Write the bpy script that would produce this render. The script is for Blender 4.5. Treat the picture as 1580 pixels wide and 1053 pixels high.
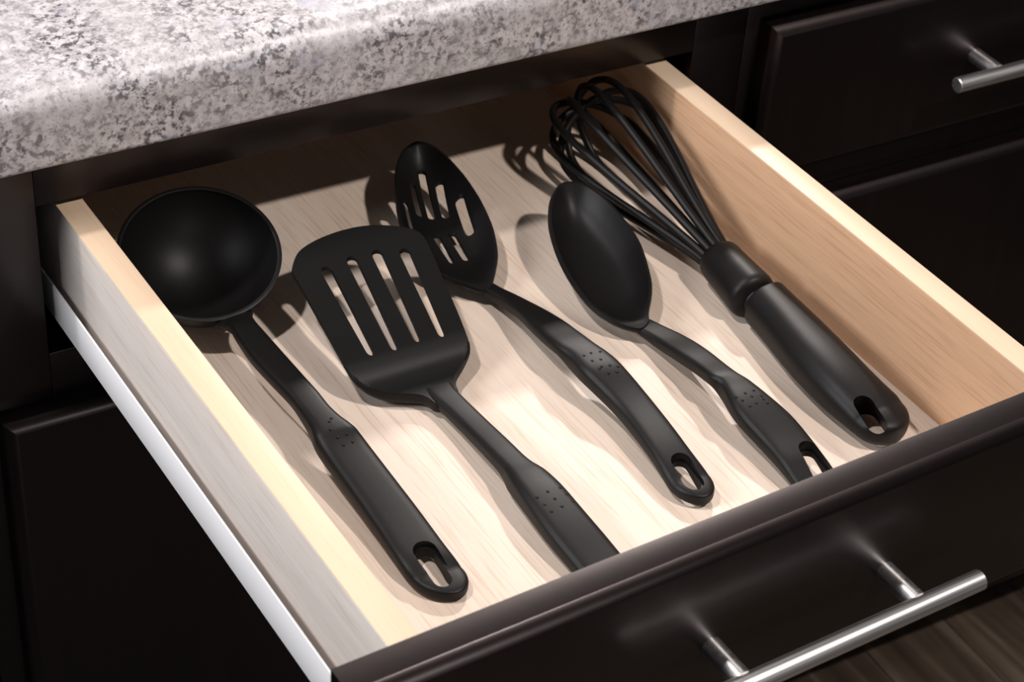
import bpy, bmesh, math, random
from mathutils import Vector, Matrix
from mathutils.geometry import delaunay_2d_cdt
from mathutils.bvhtree import BVHTree

for o in list(bpy.data.objects):
    bpy.data.objects.remove(o)
scene = bpy.context.scene
COL = scene.collection
S = 0.85                                   # model units -> metres, applied where things are linked

# ------------------------------------------------------------------ camera
YAW, PITCH, ROLL, FPX = 0.60328, 0.65761, 0.08156, 3176.7
CAM = Vector((-0.36226, -0.59584, 0.74505))
cy_, sy_, cp_, sp_ = math.cos(YAW), math.sin(YAW), math.cos(PITCH), math.sin(PITCH)
fwd = Vector((sy_*cp_, cy_*cp_, -sp_))
r0 = Vector((cy_, -sy_, 0)); u0 = r0.cross(fwd)
right = r0*math.cos(ROLL) + u0*math.sin(ROLL)
up = -r0*math.sin(ROLL) + u0*math.cos(ROLL)
cam_d = bpy.data.cameras.new('camera'); cam = bpy.data.objects.new('camera', cam_d); COL.objects.link(cam)
M = Matrix((right, up, -fwd)).transposed().to_4x4(); M.translation = CAM*S
cam.matrix_world = M
cam_d.sensor_fit = 'HORIZONTAL'; cam_d.sensor_width = 36.0; cam_d.lens = 36.0*FPX/1580.0
cam_d.clip_start = 0.05; cam_d.clip_end = 50
cam_d.dof.use_dof = True; cam_d.dof.focus_distance = 1.27*S; cam_d.dof.aperture_fstop = 16
scene.camera = cam

# ------------------------------------------------------------------ world, lights, exposure
w = bpy.data.worlds.new('world'); scene.world = w; w.use_nodes = True
w.node_tree.nodes['Background'].inputs[0].default_value = (0.97, 0.98, 1.0, 1)
w.node_tree.nodes['Background'].inputs[1].default_value = 0.062
AIM = Vector((0.25, 0.3, -0.05))
def lamp(name, direction, dist, power, radius, colour):
    d = bpy.data.lights.new(name, 'AREA'); d.shape = 'DISK'; d.size = 2*radius*S
    d.energy = power; d.color = colour
    o = bpy.data.objects.new(name, d); COL.objects.link(o)
    v = -Vector(direction).normalized()
    o.location = (AIM + v*dist)*S
    o.rotation_euler = v.to_track_quat('Z', 'Y').to_euler()
    return o
lamp('ceiling_spot_front', (-0.33, 0.62, -1), 2.1, 22, 0.05, (1.0, 0.935, 0.89))
lamp('ceiling_spot_back', (-0.82, -0.92, -1), 2.3, 27, 0.05, (1.0, 0.925, 0.875))
lamp('ceiling_spot_left', (0.46, -0.13, -1), 2.1, 17, 0.06, (1.0, 0.96, 0.95))
lamp('fill_front', (0.15, 1.0, -0.12), 2.6, 9.5, 0.4, (1.0, 0.96, 0.94))  # unseen soft fill added to brighten the counter's front face
lamp('window_left', (0.95, -0.08, -0.55), 1.6, 13, 0.26, (0.95, 0.97, 1.0))
vs = scene.view_settings
vs.view_transform = 'Standard'; vs.look = 'None'; vs.exposure = 0.0; vs.gamma = 1.0; vs.use_curve_mapping = False

# ------------------------------------------------------------------ geometry helpers
H = 0.0802                                 # depth of the drawer floor below the top edge of the drawer sides
W, T_SIDE = 0.46, 0.0184
def ray(px, py):
    return fwd + right*((px-790)/FPX) - up*((py-526.5)/FPX)
def at(px, py, g):                         # point g above the drawer floor
    d = ray(px, py); z = -H+g
    return CAM + d*((z-CAM.z)/d.z)
CROT, CPIV = -0.04047, Vector((0.23, 0.4, 0))
def cab(p):                                # the cabinets stand a little askew of the racked drawer
    x, y, z = p; cs, sn = math.cos(CROT), math.sin(CROT)
    dx, dy = x-CPIV.x, y-CPIV.y
    return Vector((CPIV.x+cs*dx-sn*dy, CPIV.y+sn*dx+cs*dy, z))
FROT = 0.0066
def fro(p):
    x, y, z = p; cs, sn = math.cos(FROT), math.sin(FROT)
    return Vector((cs*x-sn*y, sn*x+cs*y, z))
ident = lambda p: Vector(p)

def link(name, bm, mat, parent=None, smooth=40, label=None):
    """one mesh object from a bmesh in model units; local to its parent's base"""
    base = parent.matrix_world.translation if parent else Vector((0, 0, 0))
    for v in bm.verts: v.co = v.co*S - base
    bmesh.ops.recalc_face_normals(bm, faces=bm.faces)
    me = bpy.data.meshes.new(name); bm.to_mesh(me); bm.free()
    if smooth:
        me.polygons.foreach_set('use_smooth', [True]*len(me.polygons))
        me.set_sharp_from_angle(angle=math.radians(smooth))
    me.materials.append(mat)
    o = bpy.data.objects.new(name, me); COL.objects.link(o)
    if parent: o.parent = parent
    if label: o['label'] = label
    o.matrix_world  # local = translation only
    return o
def thing(name, label, cat, base):
    o = bpy.data.objects.new(name, None); COL.objects.link(o)
    o.empty_display_size = 0.02
    o.location = Vector(base)*S; o.matrix_world = Matrix.Translation(Vector(base)*S)
    o['label'] = label; o['category'] = cat
    return o
def sub(name, bm, mat, parent, smooth=40, label=None):   # child of a part: the part's origin is its thing's base
    o = link(name, bm, mat, None, smooth, label)
    base = parent.parent.location if parent.parent else Vector((0, 0, 0))
    for v in o.data.vertices: v.co -= base
    o.parent = parent
    return o
def box(x0, x1, y0, y1, z0, z1, f=ident, bevel=0.0, bm=None):
    b = bmesh.new()
    vs_ = [b.verts.new((x, y, z)) for x in (x0, x1) for y in (y0, y1) for z in (z0, z1)]
    for q in ((0,1,3,2), (4,6,7,5), (0,4,5,1), (2,3,7,6), (0,2,6,4), (1,5,7,3)):
        b.faces.new([vs_[i] for i in q])
    bmesh.ops.recalc_face_normals(b, faces=b.faces)
    if bevel:
        bmesh.ops.bevel(b, geom=list(b.edges), offset=bevel, segments=2, profile=0.5, affect='EDGES')
    for v in b.verts: v.co = f(v.co)
    if bm is None: return b
    me = bpy.data.meshes.new('tmp'); b.to_mesh(me); b.free(); bm.from_mesh(me); bpy.data.meshes.remove(me)
    return bm
def panel(x0, x1, yb, yf, z0, z1, f, cd=0.0052, cw=0.0085):
    """slab door/drawer front with a chamfer all round its face (yf is the face, towards -y)"""
    b = bmesh.new()
    e = 0.0006
    rings = []
    for (i, y) in ((0, yb), (0, yf+cd+e), (e*0.7, yf+cd-e*0.3), (cw-e, yf+e*0.3), (cw+e*0.6, yf)):
        rings.append([b.verts.new(p) for p in ((x0+i, y, z0+i), (x1-i, y, z0+i), (x1-i, y, z1-i), (x0+i, y, z1-i))])
    b.faces.new(rings[0]); b.faces.new(rings[-1][::-1])
    for a, c in zip(rings, rings[1:]):
        for k in range(4): b.faces.new((a[k], a[(k+1)%4], c[(k+1)%4], c[k]))
    for v in b.verts: v.co = f(v.co)
    return b
def tube(points, radii, n=12, cap=True, bm=None):
    b = bm or bmesh.new(); pts = [Vector(p) for p in points]; rings = []
    prev = None
    for i, p in enumerate(pts):
        t = (pts[min(i+1, len(pts)-1)] - pts[max(i-1, 0)]).normalized()
        if prev is None:
            a = Vector((0, 0, 1)) if abs(t.z) < .9 else Vector((1, 0, 0))
            n1 = t.cross(a).normalized()
        else: n1 = (prev - t*prev.dot(t)).normalized()
        prev = n1; n2 = t.cross(n1)
        r = radii[i] if hasattr(radii, '__len__') else radii
        rings.append([b.verts.new(p + (n1*math.cos(k*2*math.pi/n)+n2*math.sin(k*2*math.pi/n))*r) for k in range(n)])
    for a, c in zip(rings, rings[1:]):
        for k in range(n): b.faces.new((a[k], a[(k+1)%n], c[(k+1)%n], c[k]))
    if cap: b.faces.new(rings[0][::-1]); b.faces.new(rings[-1])
    return b
def interp(pl, t):                         # smooth interpolation along a list of tuples, t in 0..1 (Catmull-Rom)
    n = len(pl)-1; s = min(max(t, 0), 1)*n; i = min(int(s), n-1); u = s-i
    p0, p1, p2, p3 = pl[max(i-1, 0)], pl[i], pl[i+1], pl[min(i+2, n)]
    return tuple(0.5*(2*b+(c-a)*u+(2*a-5*b+4*c-d)*u*u+(3*b-a-3*c+d)*u**3) for a, b, c, d in zip(p0, p1, p2, p3))
def lerp_table(tab, x):
    if x <= tab[0][0]: return tab[0][1]
    for (a, fa), (b, fb) in zip(tab, tab[1:]):
        if x <= b:
            u = (x-a)/(b-a); u = u*u*(3-2*u)*0.5+u*0.5
            return fa+(fb-fa)*u
    return tab[-1][1]

# ------------------------------------------------------------------ materials
def mat(name):
    m = bpy.data.materials.new(name); m.use_nodes = True
    nt = m.node_tree; return m, nt, nt.nodes['Principled BSDF']
def node(nt, t, **kw):
    n = nt.nodes.new(t)
    for k, v in kw.items():
        if k in n.inputs: n.inputs[k].default_value = v
        else: setattr(n, k, v)
    return n
def coords(nt, scale, rot=(0, 0, 0)):
    tc = node(nt, 'ShaderNodeTexCoord'); mp = node(nt, 'ShaderNodeMapping')
    mp.inputs['Scale'].default_value = scale; mp.inputs['Rotation'].default_value = rot
    nt.links.new(tc.outputs['Object'], mp.inputs['Vector']); return mp.outputs[0]
def ramp(nt, fac, stops):
    r = node(nt, 'ShaderNodeValToRGB'); e = r.color_ramp.elements
    while len(e) < len(stops): e.new(0.5)
    for el, (p, c) in zip(e, stops): el.position = p; el.color = (*c, 1) if len(c) == 3 else c
    nt.links.new(fac, r.inputs[0]); return r.outputs[0]
def mixc(nt, fac, a, b, mode='MIX'):
    m = node(nt, 'ShaderNodeMix', data_type='RGBA', blend_type=mode)
    for s, v in ((m.inputs[0], fac), (m.inputs[6], a), (m.inputs[7], b)):
        if hasattr(v, 'is_linked'): nt.links.new(v, s)
        else: s.default_value = v if not isinstance(v, tuple) else (*v, 1) if len(v) == 3 else v
    return m.outputs[2]
def bump(nt, bs, h, strength, dist=0.001):
    b = node(nt, 'ShaderNodeBump'); b.inputs['Strength'].default_value = strength; b.inputs['Distance'].default_value = dist
    nt.links.new(h, b.inputs['Height']); nt.links.new(b.outputs[0], bs.inputs['Normal'])

def nylon():
    m, nt, bs = mat('black_nylon')
    n = node(nt, 'ShaderNodeTexNoise', Scale=2600.0, Detail=2.0); nt.links.new(coords(nt, (1, 1, 1)), n.inputs['Vector'])
    bs.inputs['Base Color'].default_value = (0.0058, 0.0051, 0.0051, 1)
    bs.inputs['Roughness'].default_value = 0.45
    bs.inputs['Specular IOR Level'].default_value = 0.21
    bump(nt, bs, n.outputs[0], 0.22, 0.0002)
    return m
NYLON = nylon()
def maple(name, base, dark, rough, streak=1.0, coat=0.0, seed=0.0):
    m, nt, bs = mat(name)
    v = coords(nt, (150, 8, 150)); v2 = coords(nt, (640, 24, 640)); v3 = coords(nt, (9, 1.6, 9))
    n1 = node(nt, 'ShaderNodeTexNoise', Scale=1.0, Detail=4.0, Distortion=0.6); nt.links.new(v, n1.inputs['Vector'])
    n2 = node(nt, 'ShaderNodeTexNoise', Scale=1.0, Detail=2.0); nt.links.new(v2, n2.inputs['Vector'])
    n3 = node(nt, 'ShaderNodeTexNoise', Scale=1.0, Detail=2.0, Distortion=1.2); nt.links.new(v3, n3.inputs['Vector'])
    c1 = ramp(nt, n1.outputs[0], [(0.3, dark), (0.62, base)])
    c0 = mixc(nt, 0.42*streak, base, c1)
    f2 = ramp(nt, n2.outputs[0], [(0.30, (0.74, 0.67, 0.60)), (0.48, (1, 1, 1))])
    c = mixc(nt, 0.55*streak, c0, f2, 'MULTIPLY')
    f3 = ramp(nt, n3.outputs[0], [(0.3, (0.9, 0.86, 0.82)), (0.7, (1.03, 1.03, 1.03))])
    c = mixc(nt, 0.8, c, f3, 'MULTIPLY')
    nt.links.new(c, bs.inputs['Base Color'])
    bs.inputs['Roughness'].default_value = rough; bs.inputs['Specular IOR Level'].default_value = 0.3
    bs.inputs['Coat Weight'].default_value = coat; bs.inputs['Coat Roughness'].default_value = 0.28
    bump(nt, bs, n2.outputs[0], 0.12, 0.0005)
    return m
WOOD_FLOOR = maple('maple_veneer_floor', (0.70, 0.585, 0.495), (0.61, 0.495, 0.405), 0.5)
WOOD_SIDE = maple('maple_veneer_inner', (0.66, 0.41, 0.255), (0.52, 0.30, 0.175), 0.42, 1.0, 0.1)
WOOD_COOL_LIT = maple('maple_cool_lit', (0.70, 0.635, 0.59), (0.58, 0.52, 0.475), 0.36, 0.8, 0.3)  # same maple, greyed in its base colour to stand in for cool light
WOOD_EDGE = maple('maple_edge_band', (0.66, 0.495, 0.355), (0.62, 0.46, 0.315), 0.45, 0.3)
def espresso():
    m, nt, bs = mat('espresso_stained_wood')
    v = coords(nt, (120, 120, 10)); n = node(nt, 'ShaderNodeTexNoise', Scale=1.0, Detail=4.0, Distortion=0.4)
    nt.links.new(v, n.inputs['Vector'])
    c = ramp(nt, n.outputs[0], [(0.3, (0.0012, 0.0007, 0.0006)), (0.75, (0.0030, 0.0016, 0.0015))])
    nt.links.new(c, bs.inputs['Base Color'])
    bs.inputs['Roughness'].default_value = 0.38; bs.inputs['Specular IOR Level'].default_value = 0.42
    bs.inputs['Specular Tint'].default_value = (1.0, 0.80, 0.78, 1)
    bs.inputs['Coat Weight'].default_value = 0.22; bs.inputs['Coat Roughness'].default_value = 0.2
    bump(nt, bs, n.outputs[0], 0.08, 0.0004)
    return m
ESP = espresso()
def dark_inside():
    m, nt, bs = mat('dark_cabinet_inside'); bs.inputs['Base Color'].default_value = (0.01, 0.008, 0.008, 1); bs.inputs['Roughness'].default_value = 0.7
    n = node(nt, 'ShaderNodeTexNoise', Scale=60.0); nt.links.new(coords(nt, (1, 1, 1)), n.inputs['Vector']); bump(nt, bs, n.outputs[0], 0.1)
    return m
INSIDE = dark_inside()
def steel():
    m, nt, bs = mat('brushed_steel')
    v = coords(nt, (6, 900, 900)); n = node(nt, 'ShaderNodeTexNoise', Scale=1.0, Detail=2.0); nt.links.new(v, n.inputs['Vector'])
    bs.inputs['Base Color'].default_value = (0.78, 0.755, 0.745, 1); bs.inputs['Metallic'].default_value = 1
    nt.links.new(ramp(nt, n.outputs[0], [(0.3, (0.30,)*3), (0.7, (0.42,)*3)]), bs.inputs['Roughness'])
    bump(nt, bs, n.outputs[0], 0.05, 0.0003)
    return m
STEEL = steel()
def white_metal():
    m, nt, bs = mat('white_epoxy_metal'); bs.inputs['Base Color'].default_value = (0.84, 0.82, 0.825, 1); bs.inputs['Roughness'].default_value = 0.35
    n = node(nt, 'ShaderNodeTexNoise', Scale=30.0); nt.links.new(coords(nt, (1, 1, 1)), n.inputs['Vector']); bump(nt, bs, n.outputs[0], 0.03)
    return m
WHITE = white_metal()
def granite():
    m, nt, bs = mat('speckled_laminate')
    v = coords(nt, (1, 1, 1))
    def nz(scale, detail=4.0, dist=0.0, rough=0.6):
        n = node(nt, 'ShaderNodeTexNoise', Scale=scale, Detail=detail, Distortion=dist, Roughness=rough); nt.links.new(v, n.inputs['Vector']); return n.outputs[0]
    base = ramp(nt, nz(150, 4), [(0.33, (0.32, 0.295, 0.305)), (0.50, (0.46, 0.43, 0.44)), (0.66, (0.55, 0.52, 0.53))])
    big = ramp(nt, nz(24, 3), [(0.36, (0.1,)*3), (0.62, (1, 1, 1))])
    sp = ramp(nt, nz(270, 4, 0.0, 0.6), [(0.485, (0, 0, 0)), (0.60, (1, 1, 1))])
    sp2 = ramp(nt, nz(520, 2, 0.0, 0.6), [(0.56, (0, 0, 0)), (0.66, (1, 1, 1))])
    k = mixc(nt, 1.0, sp, big, 'MULTIPLY')
    c = mixc(nt, k, base, (0.05, 0.045, 0.052))
    k2 = mixc(nt, 0.6, (0, 0, 0), sp2)
    c = mixc(nt, k2, c, (0.16, 0.145, 0.15))
    bl = ramp(nt, nz(30, 2), [(0.62, (0, 0, 0)), (0.74, (0.5, 0.5, 0.5))])
    c = mixc(nt, bl, c, (0.36, 0.37, 0.46))
    nt.links.new(c, bs.inputs['Base Color'])
    bs.inputs['Roughness'].default_value = 0.44; bs.inputs['Specular IOR Level'].default_value = 1.0
    return m
GRANITE = granite()
def plank_mat():
    m, nt, bs = mat('dark_wood_plank')
    n = node(nt, 'ShaderNodeTexNoise', Scale=1.0, Detail=4.0, Distortion=0.5); nt.links.new(coords(nt, (38, 2.2, 10)), n.inputs['Vector'])
    c = ramp(nt, n.outputs[0], [(0.33, (0.035, 0.023, 0.015)), (0.52, (0.075, 0.052, 0.036)), (0.72, (0.19, 0.145, 0.11))])
    nt.links.new(c, bs.inputs['Base Color']); bs.inputs['Roughness'].default_value = 0.5
    bump(nt, bs, n.outputs[0], 0.2)
    return m
PLANK = plank_mat()

def paint():
    m, nt, bs = mat('painted_wall'); bs.inputs['Base Color'].default_value = (0.55, 0.53, 0.50, 1); bs.inputs['Roughness'].default_value = 0.8
    n = node(nt, 'ShaderNodeTexNoise', Scale=220.0); nt.links.new(coords(nt, (1, 1, 1)), n.inputs['Vector']); bump(nt, bs, n.outputs[0], 0.1)
    return m
PAINT = paint()

# ------------------------------------------------------------------ floor (setting)
FZ = -0.80
fl = link('floor', box(-2.4, 3.2, -2.6, 3.1, FZ-0.03, FZ-0.004, cab), INSIDE, None, 0); fl['kind'] = 'structure'
wb = link('wall_back', box(-2.4, 3.2, 2.9, 3.0, FZ-0.03, 1.9), PAINT, None, 0); wb['kind'] = 'structure'
rng = random.Random(4)
for i in range(12):
    x0 = 0.30+i*0.105
    y = -1.4+rng.random()*0.5
    while y < 0.46:
        y1 = min(y+0.75+rng.random()*0.3, 0.475)
        link('floor_plank', box(x0, x0+0.1035, y, y1-0.0015, FZ-0.004, FZ, cab, 0.0008), PLANK, fl, 30)
        y = y1

# ------------------------------------------------------------------ cabinets
YF = 0.41646; YB = YF+0.0185; FR = YF+0.019; ZP = 0.0205; ZPB = -0.1155; ZD = -0.1485; ZDB = -0.725
def bar_handle(name_parent, xc, y_face, zc, f, maker, half=0.105, post=0.061, out=0.032):
    yb = y_face-out
    r = 0.0062
    pts, rad = [], []
    n = 14
    for i in range(n+1):
        pts.append(f((xc-half+2*half*i/n, yb, zc))); rad.append(r)
    e = 0.0007
    pts = [pts[0]] + [f((xc-half+e, yb, zc))] + pts[1:-1] + [f((xc+half-e, yb, zc))] + [pts[-1]]
    rad = [r-e] + [r] + rad[1:-1] + [r] + [r-e]
    maker('handle_bar', tube(pts, rad, 28))
    for s in (-1, 1):
        maker('handle_post', tube([f((xc+s*post, y_face+0.0005, zc)), f((xc+s*post, y_face-0.004, zc)), f((xc+s*post, yb+r*0.6, zc))], [0.0062]*3, 24))

# centre cabinet, whose drawer is pulled out
c1 = thing('base_cabinet', 'espresso-stained base cabinet that the open utensil drawer slides out of, single door below', 'cabinet', cab((0.23, 0.44, FZ)))
X0, X1 = -0.0735, 0.5235
OL, OR = -0.0155, 0.4785
body = bmesh.new()
for a in ((X0, X0+0.015, FR+0.02, 1.0, -0.72, 0.049), (X1-0.015, X1, FR+0.02, 1.0, -0.72, 0.049), (X0, X1, 0.985, 1.0, -0.72, 0.049), (X0, X1, FR+0.02, 1.0, -0.735, -0.72)):
    box(*a, cab, 0, body)
link('cabinet_body', body, INSIDE, c1, 0)
link('stile', box(X0, OL, FR, FR+0.02, -0.735, 0.049, cab, 0.0006), ESP, c1)
link('stile', box(OR, X1, FR, FR+0.02, -0.735, 0.049, cab, 0.0006), ESP, c1)
link('top_rail', box(OL, OR, FR, FR+0.02, 0.0052, 0.049, cab, 0.0006), ESP, c1)
link('middle_rail', box(OL, OR, FR, FR+0.02, -0.160, -0.112, cab, 0.0006), ESP, c1)
link('bottom_rail', box(OL, OR, FR, FR+0.02, -0.735, -0.70, cab, 0.0006), ESP, c1)
link('toe_kick', box(X0, X1, 0.475, 0.49, FZ, -0.735, cab), ESP, c1)
link('door', panel(-0.0553, 0.5053, YB, YF, ZDB, ZD, cab), ESP, c1)

def side_cabinet(label, x0, x1, px0, px1, handle):
    c = thing('base_cabinet', label, 'cabinet', cab(((x0+x1)/2, 0.44, FZ)))
    b = bmesh.new()
    for a in ((x0, x0+0.015, FR+0.02, 1.0, -0.72, 0.049), (x1-0.015, x1, FR+0.02, 1.0, -0.72, 0.049), (x0, x1, 0.985, 1.0, -0.72, 0.049), (x0, x1, FR+0.02, 1.0, -0.735, -0.72)):
        box(*a, cab, 0, b)
    link('cabinet_body', b, INSIDE, c, 0)
    ol, orr = px0+0.03, px1-0.03
    link('stile', box(x0, ol, FR, FR+0.02, -0.735, 0.049, cab, 0.0006), ESP, c)
    link('stile', box(orr, x1, FR, FR+0.02, -0.735, 0.049, cab, 0.0006), ESP, c)
    link('top_rail', box(ol, orr, FR, FR+0.02, 0.0052, 0.049, cab, 0.0006), ESP, c)
    link('middle_rail', box(ol, orr, FR, FR+0.02, -0.160, -0.112, cab, 0.0006), ESP, c)
    link('bottom_rail', box(ol, orr, FR, FR+0.02, -0.735, -0.70, cab, 0.0006), ESP, c)
    link('toe_kick', box(x0, x1, 0.475, 0.49, FZ, -0.735, cab), ESP, c)
    d = link('drawer_front', panel(px0, px1, YB, YF, ZPB, ZP, cab), ESP, c)
    if handle:
        bar_handle('', (px0+px1)/2, YF, -0.0465, cab, lambda n, bm: sub(n, bm, STEEL, d, 40, 'brushed steel'))
    link('door', panel(px0, px1, YB, YF, ZDB, ZD, cab), ESP, c)
    return c
side_cabinet('dark base cabinet at right with closed drawer and steel bar handle', X1+0.0005, 1.086, 0.5361, 1.0661, True)
side_cabinet('dark neighbouring base cabinet at far left edge of the photo', -0.70, X0-0.0005, -0.685, -0.0915, False)

# countertop with a rolled front edge
def counter():
    b = bmesh.new()
    yc, zb, zt, R, r2 = 0.4065, 0.0491, 0.1070, 0.020, 0.005
    prof = [(1.05, zb), (yc+r2, zb)]
    for k in range(1, 7):
        a = k/6*math.pi/2; prof.append((yc+r2-r2*math.sin(a), zb+r2-r2*math.cos(a)))
    for k in range(0, 13):
        a = k/12*math.pi/2; prof.append((yc+R-R*math.cos(a), zt-R+R*math.sin(a)))
    prof += [(1.05, zt)]
    L_ = [b.verts.new(cab((-0.8, y, z))) for y, z in prof]; R_ = [b.verts.new(cab((1.25, y, z))) for y, z in prof]
    b.faces.new(L_); b.faces.new(R_[::-1])
    n = len(prof)
    for k in range(n): b.faces.new((L_[k], R_[k], R_[(k+1)%n], L_[(k+1)%n]))
    o = link('countertop', b, GRANITE, None, 50)
    o['label'] = 'grey and white speckled laminate countertop with rolled edge above the drawers'; o['category'] = 'countertop'
counter()

# ------------------------------------------------------------------ the open drawer
dr = thing('drawer', 'open maple-lined kitchen drawer with dark front holding black utensils', 'drawer', (0.23, 0.28, -0.1))
YD = 0.66
link('side_panel', box(0, T_SIDE, 0.0, YD, -0.096, 0, ident, 0.0007), WOOD_COOL_LIT, dr)
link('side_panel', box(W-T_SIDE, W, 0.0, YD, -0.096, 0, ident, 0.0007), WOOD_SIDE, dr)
for xa, xb in ((0.0004, T_SIDE-0.0004), (W-T_SIDE+0.0004, W-0.0004)):
    link('edge_band', box(xa, xb, 0.0004, YD-0.0004, -0.0006, 0.0005, ident, 0.0003), WOOD_EDGE, dr, 40, 'pale maple edge band along the top of the side')
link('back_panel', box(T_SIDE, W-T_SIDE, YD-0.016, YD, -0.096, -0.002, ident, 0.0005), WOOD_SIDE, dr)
link('bottom_panel', box(T_SIDE-0.004, W-T_SIDE+0.004, 0.0, YD-0.016, -H-0.008, -H, ident), WOOD_FLOOR, dr)
df = link('drawer_front', panel(-0.0405, 0.5005, 0.0, -0.0222, ZPB, ZP, fro), ESP, dr, 40, 'espresso-stained drawer front')
bar_handle('', 0.2398, -0.0222, -0.0528, fro, lambda n, bm: sub(n, bm, STEEL, df, 40, 'brushed steel'))
for sx in (0, 1):
    b = bmesh.new()
    f = (lambda p: Vector(p)) if sx == 0 else (lambda p: Vector((W-p[0], p[1], p[2])))
    box(-0.0068, -0.0054, 0.0, 0.65, -0.0868, -0.0592, f, 0.0003, b)
    box(-0.0056, 0.0, 0.002, 0.65, -0.0868, -0.0854, f, 0, b)
    box(-0.0056, 0.0, 0.002, 0.65, -0.0800, -0.0786, f, 0, b)
    link('slide', b, WHITE, dr, 40, 'white metal drawer slide')

# ------------------------------------------------------------------ utensil builders
def ring_loft(stations, n=28, bm=None):
    """stations: (centre, half-width vector, half-thickness, exponent) -> closed loft"""
    b = bm or bmesh.new(); rings = []
    for c, sv, th, ex in stations:
        ring = []
        for k in range(n):
            a = 2*math.pi*k/n; ca, sa = math.cos(a), math.sin(a)
            x = math.copysign(abs(ca)**(2/ex), ca); z = math.copysign(abs(sa)**(2/ex), sa)
            ring.append(b.verts.new(c + sv*x + Vector((0, 0, th*z))))
        rings.append(ring)
    for a, c in zip(rings, rings[1:]):
        for k in range(n): b.faces.new((a[k], a[(k+1)%n], c[(k+1)%n], c[k]))
    b.faces.new(rings[0][::-1]); b.faces.new(rings[-1])
    return b
def poly_at_x(pl, L, k):
    """walk from L along the image direction of the world X axis (1,-k) to the polyline pl"""
    best = None
    for (x0, y0), (x1, y1) in zip(pl, pl[1:]):
        # L + s*(1,-k) = p0 + u*(p1-p0)
        dx, dy = x1-x0, y1-y0
        det = -dy*1.0 - dx*k            # solve [1,-dx;-k,-dy][s,u] = p0-L
        if abs(det) < 1e-9: continue
        bx, by = x0-L[0], y0-L[1]
        s = (bx*(-dy) + dx*by)/det; u = (by + k*bx)/det
        if -0.02 <= u <= 1.02 and s > 0 and (best is None or s < best[0]): best = (s, (L[0]+s, L[1]-k*s))
    return best[1] if best else None
def handle(left, rightp, gtab, ttab, endpx, ex=4.2, n=46, side_drop=0.6, kx=0.36, end_r=1.0, grow=1.02, extra_start=None):
    """stations of a moulded handle whose outline in plan comes from left/right edges; gtab/ttab: height of the top face and thickness"""
    st = []
    for i in range(n+1):
        t = i/n
        L = interp(left, t); g = lerp_table(gtab, t); th = lerp_table(ttab, t)
        R = poly_at_x(rightp, L, kx)
        if R is None: continue
        R3 = at(R[0], R[1], g-th*0.25); L3 = at(L[0], L[1], g-th*side_drop)
        c = (R3+L3)*0.5; c.z = -H+g-th*0.5
        sv = (R3-L3)*0.5*grow; sv.z = 0
        st.append([c, sv, th*0.5, ex])
    # smooth widths a little
    for _ in range(2):
        cs = [s[0].copy() for s in st]; ss = [s[1].copy() for s in st]
        for i in range(1, len(st)-1):
            st[i][0] = cs[i]*0.5+(cs[i-1]+cs[i+1])*0.25; st[i][1] = ss[i]*0.5+(ss[i-1]+ss[i+1])*0.25
    # rounded end
    c, sv, th, e_ = st[-1]
    g = lerp_table(gtab, 1)
    E = at(endpx[0], endpx[1], max(g-2*th*0.7, 0.0005))
    d = (st[-1][0]-st[-5][0]).normalized(); d.z = 0
    Lh = max((E-c).dot(d), sv.length*0.5)
    m = 9
    for k in range(1, m+1):
        a = k/m*math.pi/2*0.985
        th2 = th*(0.72+0.28*math.cos(a)); st.append([c+d*Lh*math.sin(a)-Vector((0, 0, (th-th2)*0.8)), sv*(max(math.cos(a), 0.03)**0.95), th2, e_])
    return st, d
def cut(bm, cutters):
    """boolean-difference closed bmeshes out of bm; returns a new bmesh"""
    bmesh.ops.recalc_face_normals(bm, faces=bm.faces)
    me = bpy.data.meshes.new('t'); bm.to_mesh(me); bm.free(); o = bpy.data.objects.new('t', me); COL.objects.link(o)
    cs = []
    for cb in cutters:
        bmesh.ops.recalc_face_normals(cb, faces=cb.faces)
        m2 = bpy.data.meshes.new('c'); cb.to_mesh(m2); cb.free(); co = bpy.data.objects.new('c', m2); COL.objects.link(co)
        md = o.modifiers.new('b', 'BOOLEAN'); md.operation = 'DIFFERENCE'; md.solver = 'EXACT'; md.object = co
        cs.append((co, m2))
    dg = bpy.context.evaluated_depsgraph_get(); dg.update()
    res = bpy.data.meshes.new_from_object(o.evaluated_get(dg))
    out = bmesh.new(); out.from_mesh(res)
    bpy.data.objects.remove(o); bpy.data.meshes.remove(me); bpy.data.meshes.remove(res)
    for co, m2 in cs: bpy.data.objects.remove(co); bpy.data.meshes.remove(m2)
    return out
def stadium(p0, p1, r, z0, z1, n=10, lean=(0, 0), zref=0):
    b = bmesh.new(); d = (p1-p0); d.z = 0; d.normalize(); s = Vector((-d.y, d.x, 0))
    pts = []
    for k in range(n+1):
        a = -math.pi/2+math.pi*k/n; pts.append(p1 + d*r*math.cos(a) + s*r*math.sin(a))
    for k in range(n+1):
        a = math.pi/2+math.pi*k/n; pts.append(p0 + d*r*math.cos(a) + s*r*math.sin(a))
    lo, hi = ([b.verts.new((p.x+lean[0]*(z-zref), p.y+lean[1]*(z-zref), z)) for p in pts] for z in (z0, z1))
    b.faces.new(lo[::-1]); b.faces.new(hi)
    for k in range(len(pts)): b.faces.new((lo[k], lo[(k+1)%len(pts)], hi[(k+1)%len(pts)], hi[k]))
    return b
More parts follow.
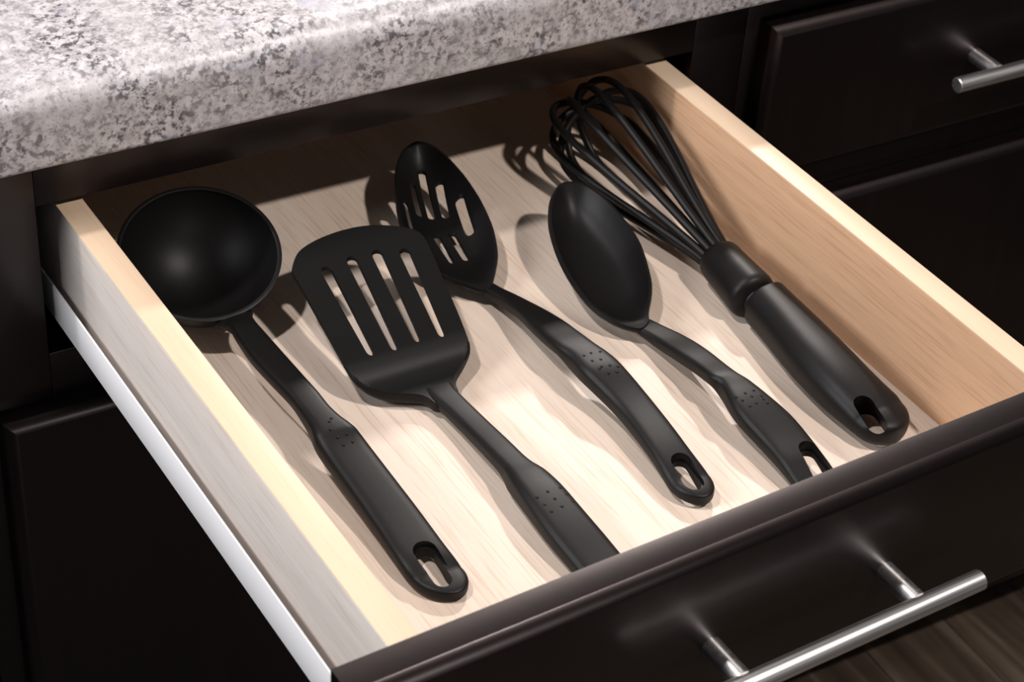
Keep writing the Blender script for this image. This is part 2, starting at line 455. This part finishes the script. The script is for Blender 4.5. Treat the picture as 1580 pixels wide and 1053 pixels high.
def drill(bm, q0, q1, g, r, lip=0.0016, rec=0.0011):
    """hang hole with a shallow recessed rim; q0,q1 pixel centres of the slot's round ends on the top face"""
    p0, p1 = at(q0[0], q0[1], g), at(q1[0], q1[1], g)
    return cut(bm, [stadium(p0, p1, r, -H-0.02, -H+g+0.02), stadium(p0, p1, r+lip, -H+g-rec, -H+g+0.02)])
def dots(pxs, tree, r=0.0011):
    """small raised grip dots sitting on the handle surface"""
    b = bmesh.new()
    for q in pxs:
        hit = tree.ray_cast(CAM, ray(q[0], q[1]).normalized())
        if hit[0] is None: continue
        c = hit[0]-hit[1].normalized()*r*0.25
        mtx = Matrix.Translation(c) @ Matrix.Diagonal((1, 1, 0.75, 1))
        bmesh.ops.create_icosphere(b, subdivisions=2, radius=r, matrix=mtx)
    return b
def inside(p, poly):
    x, y = p; r = False; j = len(poly)-1
    for i in range(len(poly)):
        xi, yi = poly[i]; xj, yj = poly[j]
        if (yi > y) != (yj > y) and x < (xj-xi)*(y-yi)/(yj-yi)+xi: r = not r
        j = i
    return r
def smooth_closed(pl, m):
    n = len(pl); out = []
    for i in range(n):
        p0, p1, p2, p3 = pl[i-1], pl[i], pl[(i+1) % n], pl[(i+2) % n]
        for k in range(m):
            u = k/m
            out.append(tuple(0.5*(2*b+(c-a)*u+(2*a-5*b+4*c-d)*u*u+(3*b-a-3*c+d)*u**3) for a, b, c, d in zip(p0, p1, p2, p3)))
    return out
def seg_dist(p, a, b):
    ax, ay = a; bx, by = b; dx, dy = bx-ax, by-ay; L2 = dx*dx+dy*dy or 1e-12
    t = max(0, min(1, ((p[0]-ax)*dx+(p[1]-ay)*dy)/L2))
    return math.hypot(p[0]-ax-t*dx, p[1]-ay-t*dy)
def sheet(outline, holes, step, surf, thick, edge=0.25, creases=()):
    """a moulded sheet: 2-D outline with holes, filled with a grid, lifted by surf(p)->Vector, with rounded rims"""
    loops = [outline]+holes
    verts, edges, owner = [], [], []
    for l in loops:
        b0 = len(verts); verts += [Vector(p) for p in l]
        edges += [(b0+i, b0+(i+1) % len(l)) for i in range(len(l))]
    for l in creases:
        b0 = len(verts); verts += [Vector(p) for p in l]
        edges += [(b0+i, b0+(i+1) % len(l)) for i in range(len(l))]
    xs = [p[0] for p in outline]; ys = [p[1] for p in outline]
    nx = int((max(xs)-min(xs))/step); ny = int((max(ys)-min(ys))/step)
    segs = [(l[i], l[(i+1) % len(l)]) for l in loops+list(creases) for i in range(len(l))]
    for i in range(nx+1):
        for j in range(ny+1):
            p = (min(xs)+(i+0.5*(j % 2))*step, min(ys)+j*step)
            if not inside(p, outline) or any(inside(p, h) for h in holes): continue
            if min(seg_dist(p, a, b) for a, b in segs) < step*0.45: continue
            verts.append(Vector(p))
    vo, eo, fo, *_ = delaunay_2d_cdt(verts, edges, [], 0, 1e-9)
    b = bmesh.new()
    P = [tuple(v) for v in vo]
    tris = []
    for f in fo:
        cx = sum(P[i][0] for i in f)/3; cy = sum(P[i][1] for i in f)/3
        if inside((cx, cy), outline) and not any(inside((cx, cy), h) for h in holes): tris.append(tuple(f))
    top = [surf(p) for p in P]
    tv = [b.verts.new(t) for t in top]
    bv = [b.verts.new(t - Vector((0, 0, thick(p) if callable(thick) else thick))) for t, p in zip(top, P)]
    from collections import defaultdict
    cnt = defaultdict(list)
    for f in tris:
        b.faces.new([tv[i] for i in f]); b.faces.new([bv[i] for i in f][::-1])
        for k in range(3): cnt[frozenset((f[k], f[(k+1) % 3]))].append((f[k], f[(k+1) % 3]))
    nb = defaultdict(Vector)
    bl = [e[0] for e in cnt.values() if len(e) == 1]
    for i, j in bl:                       # outward direction of the rim, horizontal
        d = top[j]-top[i]; d.z = 0
        if d.length < 1e-9: continue
        nn = Vector((d.y, -d.x, 0)).normalized(); nb[i] += nn; nb[j] += nn
    # orientation check
    def mid(i):
        n_ = nb[i].normalized() if nb[i].length > 0 else Vector()
        return (tv[i].co+bv[i].co)*0.5, n_
    i0, j0 = bl[0]; f0 = next(f for f in tris if i0 in f and j0 in f); c0 = sum((top[k] for k in f0), Vector())/3
    sgn = 1 if (top[i0]-c0).dot(nb[i0]) > 0 else -1
    mv = {}
    for i in set(k for e in bl for k in e):
        m_, n_ = mid(i); th = (tv[i].co-bv[i].co).length
        mv[i] = b.verts.new(m_+n_*sgn*th*edge)
    for i, j in bl:
        b.faces.new((tv[j], tv[i], mv[i], mv[j])); b.faces.new((mv[j], mv[i], bv[i], bv[j]))
    return b

# ------------------------------------------------------------------ soup ladle
def ladle():
    t = thing('soup_ladle', 'black nylon soup ladle with deep round bowl beside the left drawer side', 'ladle', (0.085, 0.25, -H))
    n = Vector((-0.090, -0.36, 1)).normalized()
    r, off = 0.0526, 0.010; Rs = math.hypot(r, off)
    g = Rs - off*n.z + 0.0006
    rc = Vector((0.0789, 0.4070, -H+g))
    e1 = Vector((0, 1, 0)).cross(n).normalized(); e2 = n.cross(e1)
    cen = rc + n*off
    b = bmesh.new(); N, Mm = 72, 26
    amax = math.acos(-off/Rs) if False else math.acos(off/Rs)
    def ring(a, R, lift=0.0):
        return [b.verts.new(cen + (e1*math.cos(k*2*math.pi/N)+e2*math.sin(k*2*math.pi/N))*(R*math.sin(a)) - n*(R*math.cos(a)) + n*lift) for k in range(N)]
    rings = []
    Ri = Rs-0.0024
    po = b.verts.new(cen-n*Rs); pi = b.verts.new(cen-n*Ri)
    for k in range(1, Mm+1): rings.append(ring(amax*k/Mm, Rs))
    no = len(rings)
    rings.append(ring(amax, Rs+0.0005, 0.0007)); rings.append(ring(amax, Rs-0.0010, 0.0013)); rings.append(ring(amax, Ri-0.0001, 0.0006))
    for k in range(Mm, 0, -1): rings.append(ring(amax*k/Mm, Ri))
    for a, c in zip(rings, rings[1:]):
        for k in range(N): b.faces.new((a[k], a[(k+1) % N], c[(k+1) % N], c[k]))
    for k in range(N):
        b.faces.new((po, rings[0][(k+1) % N], rings[0][k])); b.faces.new((pi, rings[-1][k], rings[-1][(k+1) % N]))
    link('bowl', b, NYLON, t, 60)
    left = [(357, 511), (380, 549), (411, 584), (443, 617), (457, 635), (476, 665), (484, 686), (495, 706), (542, 771), (590, 838), (621, 883), (637, 903)]
    rightp = [(388, 470), (395, 498), (443, 552), (494, 609), (508, 628), (526, 645), (549, 661), (571, 690), (609, 739), (653, 796), (685, 840), (704, 864), (716, 883)]
    gt = [(0, .0315), (0.2, .0315), (0.45, .0295), (0.55, .0285), (0.85, .0145), (1, .0095)]
    tt = [(0, .010), (0.35, .0105), (0.5, .0150), (0.75, .0125), (0.9, .0095), (1, .0088)]
    st, d = handle(left, rightp, gt, tt, (688, 936), n=48)
    sv0 = st[1][1]
    dv = st[0][0]-rc; dv = (dv-n*dv.dot(n)).normalized()
    tgt = rc+dv*r*0.985-n*0.0042
    sd = n.cross(dv); sd = sd if sd.dot(sv0) > 0 else -sd
    sh = []
    for k in range(10, 0, -1):             # shoulder that widens into the rim of the bowl
        u = k/10
        sh.append([st[0][0].lerp(tgt, u), sv0.lerp(sd*sv0.length, u)*(1.0+0.62*u**2.2), 0.0050-0.0012*u, 4.2-1.2*u])
    hb = ring_loft(sh+st)
    hb = drill(hb, (656, 855), (683, 891), .0110, 0.0056)
    tree = BVHTree.FromBMesh(hb)
    link('handle', hb, NYLON, t, 50)
    db = dots([(508, 651), (511, 646), (510, 663), (521, 675), (530, 687), (535, 670), (544, 682), (553, 662), (564, 675), (546, 646)], tree)
    o = link('grip_dots', db, NYLON, t, 60); o['kind'] = 'stuff'
ladle()

# ------------------------------------------------------------------ slotted turner
def turner():
    t = thing('slotted_turner', 'black nylon slotted turner with four long slots resting over the slotted spoon', 'spatula', (0.19, 0.25, -H))
    S_ = lambda p: p[1]+0.3*(p[0]-550)
    gtab = [(350, .0475), (450, .0365), (540, .0262), (570, .0225), (585, .0185), (610, .0135), (645, .0115), (700, .012)]
    g = lambda p: sum(lerp_table(gtab, S_(p)+k) for k in range(-18, 19, 4))/10
    ol = [(452, 413), (458, 393), (470, 381), (489, 370), (508, 362), (526, 356), (552, 350), (577, 347.5), (600, 348), (618, 350), (634, 353), (646, 358), (655, 367), (661, 379),
          (669, 396), (685, 433), (704, 477), (719, 515), (723, 530), (721, 545), (711, 564), (702, 578), (700, 588), (704, 601), (690, 618), (674, 622), (664, 616), (655, 611), (640, 608), (606, 606.5), (585, 603), (570, 598), (557, 591), (545, 581), (534, 566), (527, 553), (495, 496), (463, 439), (454, 424)]
    outline = smooth_closed(ol, 3)
    holes = []
    for a, b_, r0_, r1_ in (((504, 418), (570, 541), 8.2, 5.4), ((543, 402), (607, 533), 8.2, 5.4), ((582, 392), (642, 520), 8.2, 5.4), ((625, 390), (680, 512), 8.2, 5.4)):
        dx, dy = b_[0]-a[0], b_[1]-a[1]; L = math.hypot(dx, dy); dx /= L; dy /= L
        sx, sy = 1.0, -0.3                       # slots are cut square to the world X axis
        pl = []
        for k in range(9):
            an = math.pi*k/8; pl.append((a[0]+sx*r0_*math.cos(an)-dx*r0_*math.sin(an)*0.9, a[1]+sy*r0_*math.cos(an)-dy*r0_*math.sin(an)*0.9))
        for k in range(9):
            an = math.pi+math.pi*k/8; pl.append((b_[0]+sx*r1_*math.cos(an)-dx*r1_*math.sin(an)*1.6, b_[1]+sy*r1_*math.cos(an)-dy*r1_*math.sin(an)*1.6))
        # subdivide the long sides
        out = []
        for i, p in enumerate(pl):
            q = pl[(i+1) % len(pl)]; out.append(p); m = int(math.hypot(q[0]-p[0], q[1]-p[1])/9)
            for k in range(1, m): out.append((p[0]+(q[0]-p[0])*k/m, p[1]+(q[1]-p[1])*k/m))
        holes.append(out)
    link('blade', sheet(outline, holes, 4.0, lambda p: at(p[0], p[1], g(p)), lambda p: 0.0036+0.004*max(0, min(1, (S_(p)-560)/60)), 0.22), NYLON, t, 50)
    left = [(655, 606), (669, 622), (690, 642), (716, 668), (745, 698), (773, 729), (783, 750), (802, 776), (843, 832), (887, 884), (925, 930)]
    rightp = [(690, 580), (701, 600), (726, 625), (750, 648), (780, 676), (818, 713), (843, 728), (868, 750), (900, 788), (935, 828), (965, 865), (1003, 908)]
    gt = [(0, .0130), (0.25, .0145), (0.5, .019), (0.7, .021), (1, .0115)]
    tt = [(0, .006), (0.2, .0090), (0.45, .0105), (0.6, .0165), (0.9, .0125), (1, .0100)]
    st, d = handle(left, rightp, gt, tt, (988, 966), n=44)
    hb = ring_loft(st)
    c = st[-10][0]-d*0.004
    hb = cut(hb, [stadium(c-d*0.012, c+d*0.012, 0.005, -H-0.02, 0.0)])
    tree = BVHTree.FromBMesh(hb)
    link('handle', hb, NYLON, t, 50)
    db = dots([(829, 768), (845, 759), (840, 779), (856, 770), (851, 790), (867, 782), (864, 753), (874, 763), (884, 774)], tree)
    o = link('grip_dots', db, NYLON, t, 60); o['kind'] = 'stuff'
turner()

# ------------------------------------------------------------------ spoons
def spoon_bowl(ol, tip, neck, g_tip, g_neck, depth, slots, thick=0.0030, kx=0.30):
    """bowl from its rim outline (pixels); rim plane rises from neck to tip; returns bmesh"""
    S_ = lambda p: p[1]+kx*(p[0]-tip[0])
    s0, s1 = S_(tip), S_(neck)
    grim = lambda p: g_tip+(g_neck-g_tip)*max(-0.05, min(1.05, (S_(p)-s0)/(s1-s0)))
    rim = [at(p[0], p[1], grim(p)) for p in smooth_closed(ol, 3)]
    A, B = at(tip[0], tip[1], g_tip), at(neck[0], neck[1], g_neck)
    ax = (B-A); L = math.hypot(ax.x, ax.y); u = Vector((ax.x/L, ax.y/L)); v = Vector((-u.y, u.x))
    to2 = lambda P: ((P.x-A.x)*u.x+(P.y-A.y)*u.y, (P.x-A.x)*v.x+(P.y-A.y)*v.y)
    o2 = [to2(P) for P in rim]
    zr = lambda a: -H+g_tip+(g_neck-g_tip)*a/L
    def halfw(a):
        bs = []
        for i in range(len(o2)):
            (a0, b0), (a1, b1) = o2[i], o2[(i+1) % len(o2)]
            if (a0-a)*(a1-a) <= 0 and a0 != a1: bs.append(b0+(b1-b0)*(a-a0)/(a1-a0))
        return (min(bs), max(bs)) if len(bs) > 1 else (0, 0)
    tab = [halfw(L*(-0.06+1.14*i/150)) for i in range(151)]
    def hw(a):
        x = (a/L+0.06)/1.14*150; i = max(0, min(149, int(x))); f = x-i
        return tab[i][0]+(tab[i+1][0]-tab[i][0])*f, tab[i][1]+(tab[i+1][1]-tab[i][1])*f
    wmax = max(b-a for a, b in tab)
    rimseg = [(o2[k], o2[(k+1) % len(o2)]) for k in range(len(o2))]
    cache = {}
    def dep(p):
        key = (round(p[0], 5), round(p[1], 5))
        if key not in cache:
            d = 0.0
            if inside(p, o2):
                d = min(seg_dist(p, a, b) for a, b in rimseg)
                if d > 0.0025:               # smoothed distance, so the hollow has no crease along its middle
                    sm = sum(math.hypot(b[0]-a[0], b[1]-a[1])/((p[0]-(a[0]+b[0])/2)**2+(p[1]-(a[1]+b[1])/2)**2)**2 for a, b in rimseg)
                    ds = (2*sm/math.pi)**(-1/3); k_ = min(1.0, (d-0.0025)/0.004)
                    d = d+(ds-d)*k_*k_*(3-2*k_)
            x = max(0.0, min(1.0, (d-0.0017)/(wmax*0.37)))
            t_ = max(0.0, min(1.0, p[0]/L))
            fade = 1.0 if t_ < 0.70 else max(0.0, 1-((t_-0.70)/0.27)**1.6)
            v_ = depth*(1-(1-x)**2.2)*fade
            lim = max(0.0005, zr(p[0])+H-thick-0.0008)
            cache[key] = v_*lim/(v_**4+lim**4)**0.25
        return cache[key]
    surf = lambda p: Vector((A.x+u.x*p[0]+v.x*p[1], A.y+u.y*p[0]+v.y*p[1], zr(p[0])-dep(p)))
    def px_to2(q):
        gq = grim(q); p2 = None
        for _ in range(6):
            P = at(q[0], q[1], gq); p2 = to2(P); gq = zr(p2[0])+H-dep(p2)
        return p2
    holes = []
    for (q0, q1, r0_, r1_) in slots:
        a, b_ = px_to2(q0), px_to2(q1)
        d = Vector((b_[0]-a[0], b_[1]-a[1])).normalized(); s = Vector((-d.y, d.x)); pl = []
        for k in range(7):
            an = math.pi*k/6; pl.append((a[0]+s.x*r0_*math.cos(an)-d.x*r0_*math.sin(an), a[1]+s.y*r0_*math.cos(an)-d.y*r0_*math.sin(an)))
        for k in range(7):
            an = math.pi+math.pi*k/6; pl.append((b_[0]+s.x*r1_*math.cos(an)-d.x*r1_*math.sin(an), b_[1]+s.y*r1_*math.cos(an)-d.y*r1_*math.sin(an)))
        out = []
        for i, p in enumerate(pl):
            q = pl[(i+1) % len(pl)]; out.append(p); m = int(math.hypot(q[0]-p[0], q[1]-p[1])/0.004)
            for k in range(1, m): out.append((p[0]+(q[0]-p[0])*k/m, p[1]+(q[1]-p[1])*k/m))
        holes.append(out)
    def inset(dd):
        n_ = len(o2); area = sum(o2[k-1][0]*o2[k][1]-o2[k][0]*o2[k-1][1] for k in range(n_)); sg = 1 if area > 0 else -1
        out = []
        for k in range(n_):
            (ax_, ay_), (bx_, by_) = o2[k-2], o2[(k+2) % n_]
            tx, ty = bx_-ax_, by_-ay_; tl = math.hypot(tx, ty) or 1
            out.append((o2[k][0]-sg*ty/tl*dd, o2[k][1]+sg*tx/tl*dd))
        return out
    return sheet(o2, holes, 0.0026, surf, thick, 0.2, [inset(0.0017), inset(0.0036), inset(0.0062)])

def slotted_spoon():
    t = thing('slotted_spoon', 'black nylon slotted spoon with curved handle, its head partly under the turner', 'spoon', (0.27, 0.29, -H))
    ol = [(645, 218), (632, 223), (619, 234), (611, 259), (611, 288), (614, 325), (622, 352), (636, 378), (655, 400), (676, 418), (700, 431), (722, 439), (740, 446), (756, 444), (760, 432), (763, 420), (767, 398), (766, 378), (760, 350), (750, 326), (738, 303), (720, 276), (705, 258), (688, 240), (668, 225)]
    r = 0.0031
    slots = [((625, 312), (635, 351), .0022, .0022), ((636, 286), (647, 330), .0026, .0026), ((651, 270), (666, 334), r, r), ((678, 289), (688, 332), r*1.05, r*1.05), ((709, 314), (725, 358), r*1.1, r*1.1),
             ((674, 366), (697, 404), r*.9, r*.6), ((697, 363), (719, 399), r, r*.8)]
    link('bowl', spoon_bowl(ol, (648, 222), (752, 444), .038, .0135, .0150, slots, 0.0036), NYLON, t, 28)
    left = [(722, 437), (745, 451), (770, 468), (797, 486), (819, 508), (841, 529), (862, 546), (877, 562), (895, 582), (920, 606), (958, 645), (1003, 704), (1030, 748), (1042, 765)]
    rightp = [(742, 425), (764, 440), (780, 449), (811, 464), (843, 480), (872, 497), (900, 518), (927, 538), (952, 556), (977, 584), (1022, 639), (1048, 672), (1069, 702), (1086, 722), (1096, 738)]
    gt = [(0, .0120), (0.06, .0130), (0.14, .0150), (0.3, .0235), (0.45, .0285), (0.62, .0280), (0.8, .0195), (1, .0095)]
    tt = [(0, .003), (0.06, .0060), (0.15, .0095), (0.45, .0100), (0.55, .0145), (0.75, .0125), (0.9, .0095), (1, .0088)]
    st, d = handle(left, rightp, gt, tt, (1078, 785), n=50, kx=.32)
    hb = drill(ring_loft(st), (1050, 720), (1070, 746), .0110, 0.0052, 0.0012)
    tree = BVHTree.FromBMesh(hb)
    link('handle', hb, NYLON, t, 50)
    db = dots([(901, 549), (914, 557), (927, 555), (928, 566), (941, 564), (953, 566), (925, 569), (939, 576), (952, 574), (912, 545), (926, 543)], tree)
    o = link('grip_dots', db, NYLON, t, 60); o['kind'] = 'stuff'
slotted_spoon()
def solid_spoon():
    t = thing('serving_spoon', 'black nylon solid spoon with pointed oval bowl, left of the whisk', 'spoon', (0.34, 0.26, -H))
    ol = [(880, 280), (863, 284), (852, 300), (848, 318), (848, 343), (853, 366), (862, 392), (876, 420), (892, 444), (908, 464), (926, 480), (948, 494), (970, 503), (990, 506), (1000, 496), (1000, 480), (1004, 458), (1005, 436), (999, 408), (989, 378), (976, 356), (958, 332), (938, 310), (918, 294), (900, 284)]
    link('bowl', spoon_bowl(ol, (880, 281), (995, 504), .040, .0135, .0190, [], 0.0040), NYLON, t, 28)
    left = [(965, 500), (990, 517), (1015, 535), (1040, 551), (1069, 570), (1090, 586), (1104, 598), (1115, 613), (1135, 647), (1173, 688), (1205, 724), (1224, 750), (1247, 786)]
    rightp = [(985, 485), (1003, 493), (1022, 503), (1053, 518), (1075, 530), (1094, 543), (1129, 571), (1154, 588), (1180, 607), (1221, 641), (1253, 680), (1281, 717), (1298, 742), (1310, 760)]
    gt = [(0, .0118), (0.06, .0125), (0.14, .0140), (0.3, .0215), (0.45, .0265), (0.62, .0255), (0.8, .018), (1, .0095)]
    tt = [(0, .003), (0.06, .0060), (0.15, .0095), (0.45, .0100), (0.55, .0145), (0.75, .0125), (0.9, .0095), (1, .0088)]
    st, d = handle(left, rightp, gt, tt, (1292, 800), n=50, kx=.34)
    hb = drill(ring_loft(st), (1246, 704), (1268, 733), .0115, 0.0053, 0.0012)
    tree = BVHTree.FromBMesh(hb)
    link('handle', hb, NYLON, t, 50)
    db = dots([(1136, 613), (1150, 607), (1163, 603), (1146, 618), (1160, 612), (1175, 611), (1157, 627), (1167, 622), (1184, 622), (1178, 616)], tree)
    o = link('grip_dots', db, NYLON, t, 60); o['kind'] = 'stuff'
solid_spoon()

# ------------------------------------------------------------------ balloon whisk
def whisk():
    t = thing('balloon_whisk', 'black balloon whisk with looped wires and thick round handle along the right drawer side', 'whisk', (0.40, 0.27, -H))
    # handle: round, lying on the drawer floor
    left = [(1150, 482), (1176, 513), (1213, 560), (1256, 606), (1290, 638), (1318, 663)]
    rightp = [(1190, 436), (1200, 448), (1230, 477), (1270, 514), (1317, 560), (1345, 588), (1365, 606), (1384, 622), (1396, 638)]
    st = []
    n = 30
    for i in range(n+1):
        L = interp(left, i/n); R = poly_at_x(rightp, L, 0.40)
        if R is None: continue
        g = .0158-0.0046*max(0.0, (i/n-0.45)/0.55)**1.5
        R3, L3 = at(R[0], R[1], g), at(L[0], L[1], g); c = (R3+L3)*0.5; sv = (R3-L3)*0.5; sv.z = 0
        th = 0.0158-0.0046*max(0.0, min(1.0, (i/n-0.45)/0.55))**1.5; c.z = -H+0.0008+th; st.append([c, sv, th, 2.4])
    d = (st[-1][0]-st[0][0]).normalized(); d.z = 0
    lead = []
    for k in range(4):                     # rounded shoulder at the collar joint
        u = k/4; c, sv, th, e_ = st[0]
        lead.append([c-d*0.003*(1-u), sv*(0.80+0.2*math.sin(u*math.pi/2)), th*(0.80+0.2*math.sin(u*math.pi/2)), e_])
    tail = []
    c, sv, th, e_ = st[-1]
    E = at(1372, 692, 0.004); Lh = max((E-c).dot(d), 0.012)
    for k in range(1, 11):
        a = k/10*math.pi/2*0.985
        tail.append([c+d*Lh*math.sin(a), sv*max(math.cos(a), .04)**0.95, th*(0.45+0.55*math.cos(a)), e_])
    hb = ring_loft(lead+st+tail)
    p0, p1 = at(1333, 623, .0245), at(1352, 649, .0245)
    hb = cut(hb, [stadium(p0, p1, 0.0066, -H-0.02, 0.0, 10, (-0.52, -0.25), -H+0.0245)])
    tree = BVHTree.FromBMesh(hb)
    link('handle', hb, NYLON, t, 50)
    # collar
    cl = [(1079, 415), (1100, 441), (1143, 481)]; cr = [(1122, 381), (1140, 388), (1165, 410), (1193, 444)]
    P0 = (at(1084, 411, .0185)+at(1127, 383, .0185))*0.5; P1 = (at(1140, 484, .0175)+at(1190, 443, .0175))*0.5
    a0 = (at(1084, 411, .0185)-at(1127, 383, .0185)).length*0.5; a1 = (at(1140, 484, .0175)-at(1190, 443, .0175)).length*0.5
    ax = (P1-P0).normalized(); a0 *= 0.98; a1 *= 0.98
    0 and print('collar', P0, P1, a0, a1, 'handle r', st[0][1].length, st[-1][1].length)
    a1 = min(a1, 0.0172); a0 = min(a0, 0.0160)
    ps, rs = [], []
    Lc = (P1-P0).length
    for u, k in ((0, .72), (.02, .88), (.06, .97), (.12, 1), (.3, 1.0), (.5, 1.01), (.7, 1.02), (.86, 1.03), (.93, 1.0), (.975, .92), (1.0, .78), (1.03, .55), (1.10, .5)):
        ps.append(P0+(P1-P0)*u); rs.append((a0+(a1-a0)*u)*k)
    low = min(p.z-r for p, r in zip(ps, rs))
    lift = max(0, -H+0.0006-low)
    ps = [p+Vector((0, 0, lift)) for p in ps]
    link('collar', tube(ps, rs, 36), NYLON, t, 50)
    # wires
    A0 = ps[0]+ax*0.006; A1 = at(891, 163, .043)
    axis = A1-A0; L = axis.length; axn = axis.normalized()
    h1 = axn.cross(Vector((0, 0, 1))).normalized(); h2 = h1.cross(axn).normalized()
    0 and print('whisk axis', A0, A1, L)
    prof = [(0, .0085), (.08, .0105), (.2, .0150), (.35, .0215), (.5, .0285), (.65, .0342), (.78, .0372), (.88, .0350), (.95, .0265), (.985, .0150), (1.0, .0)]
    NW = 6
    for k in range(NW):
        th = math.pi*k/NW+0.22
        e = h1*math.cos(th)+h2*math.sin(th)
        sc = 0.975+0.012*((k*5+2) % 7)*0.7
        full = [(a, r) for a, r in prof]+[(a, -r) for a, r in prof[::-1][1:]]
        pts = []
        m = 84
        for i in range(m+1):
            a, r = interp(full, i/m)
            P = A0+axn*(a*L*sc)+e*r
            P.z = max(P.z, -H+0.0027); P.x = min(P.x, W-T_SIDE-0.0028)
            pts.append(P)
        link('wire', tube(pts, 0.0027, 12), NYLON, t, 80)
whisk()
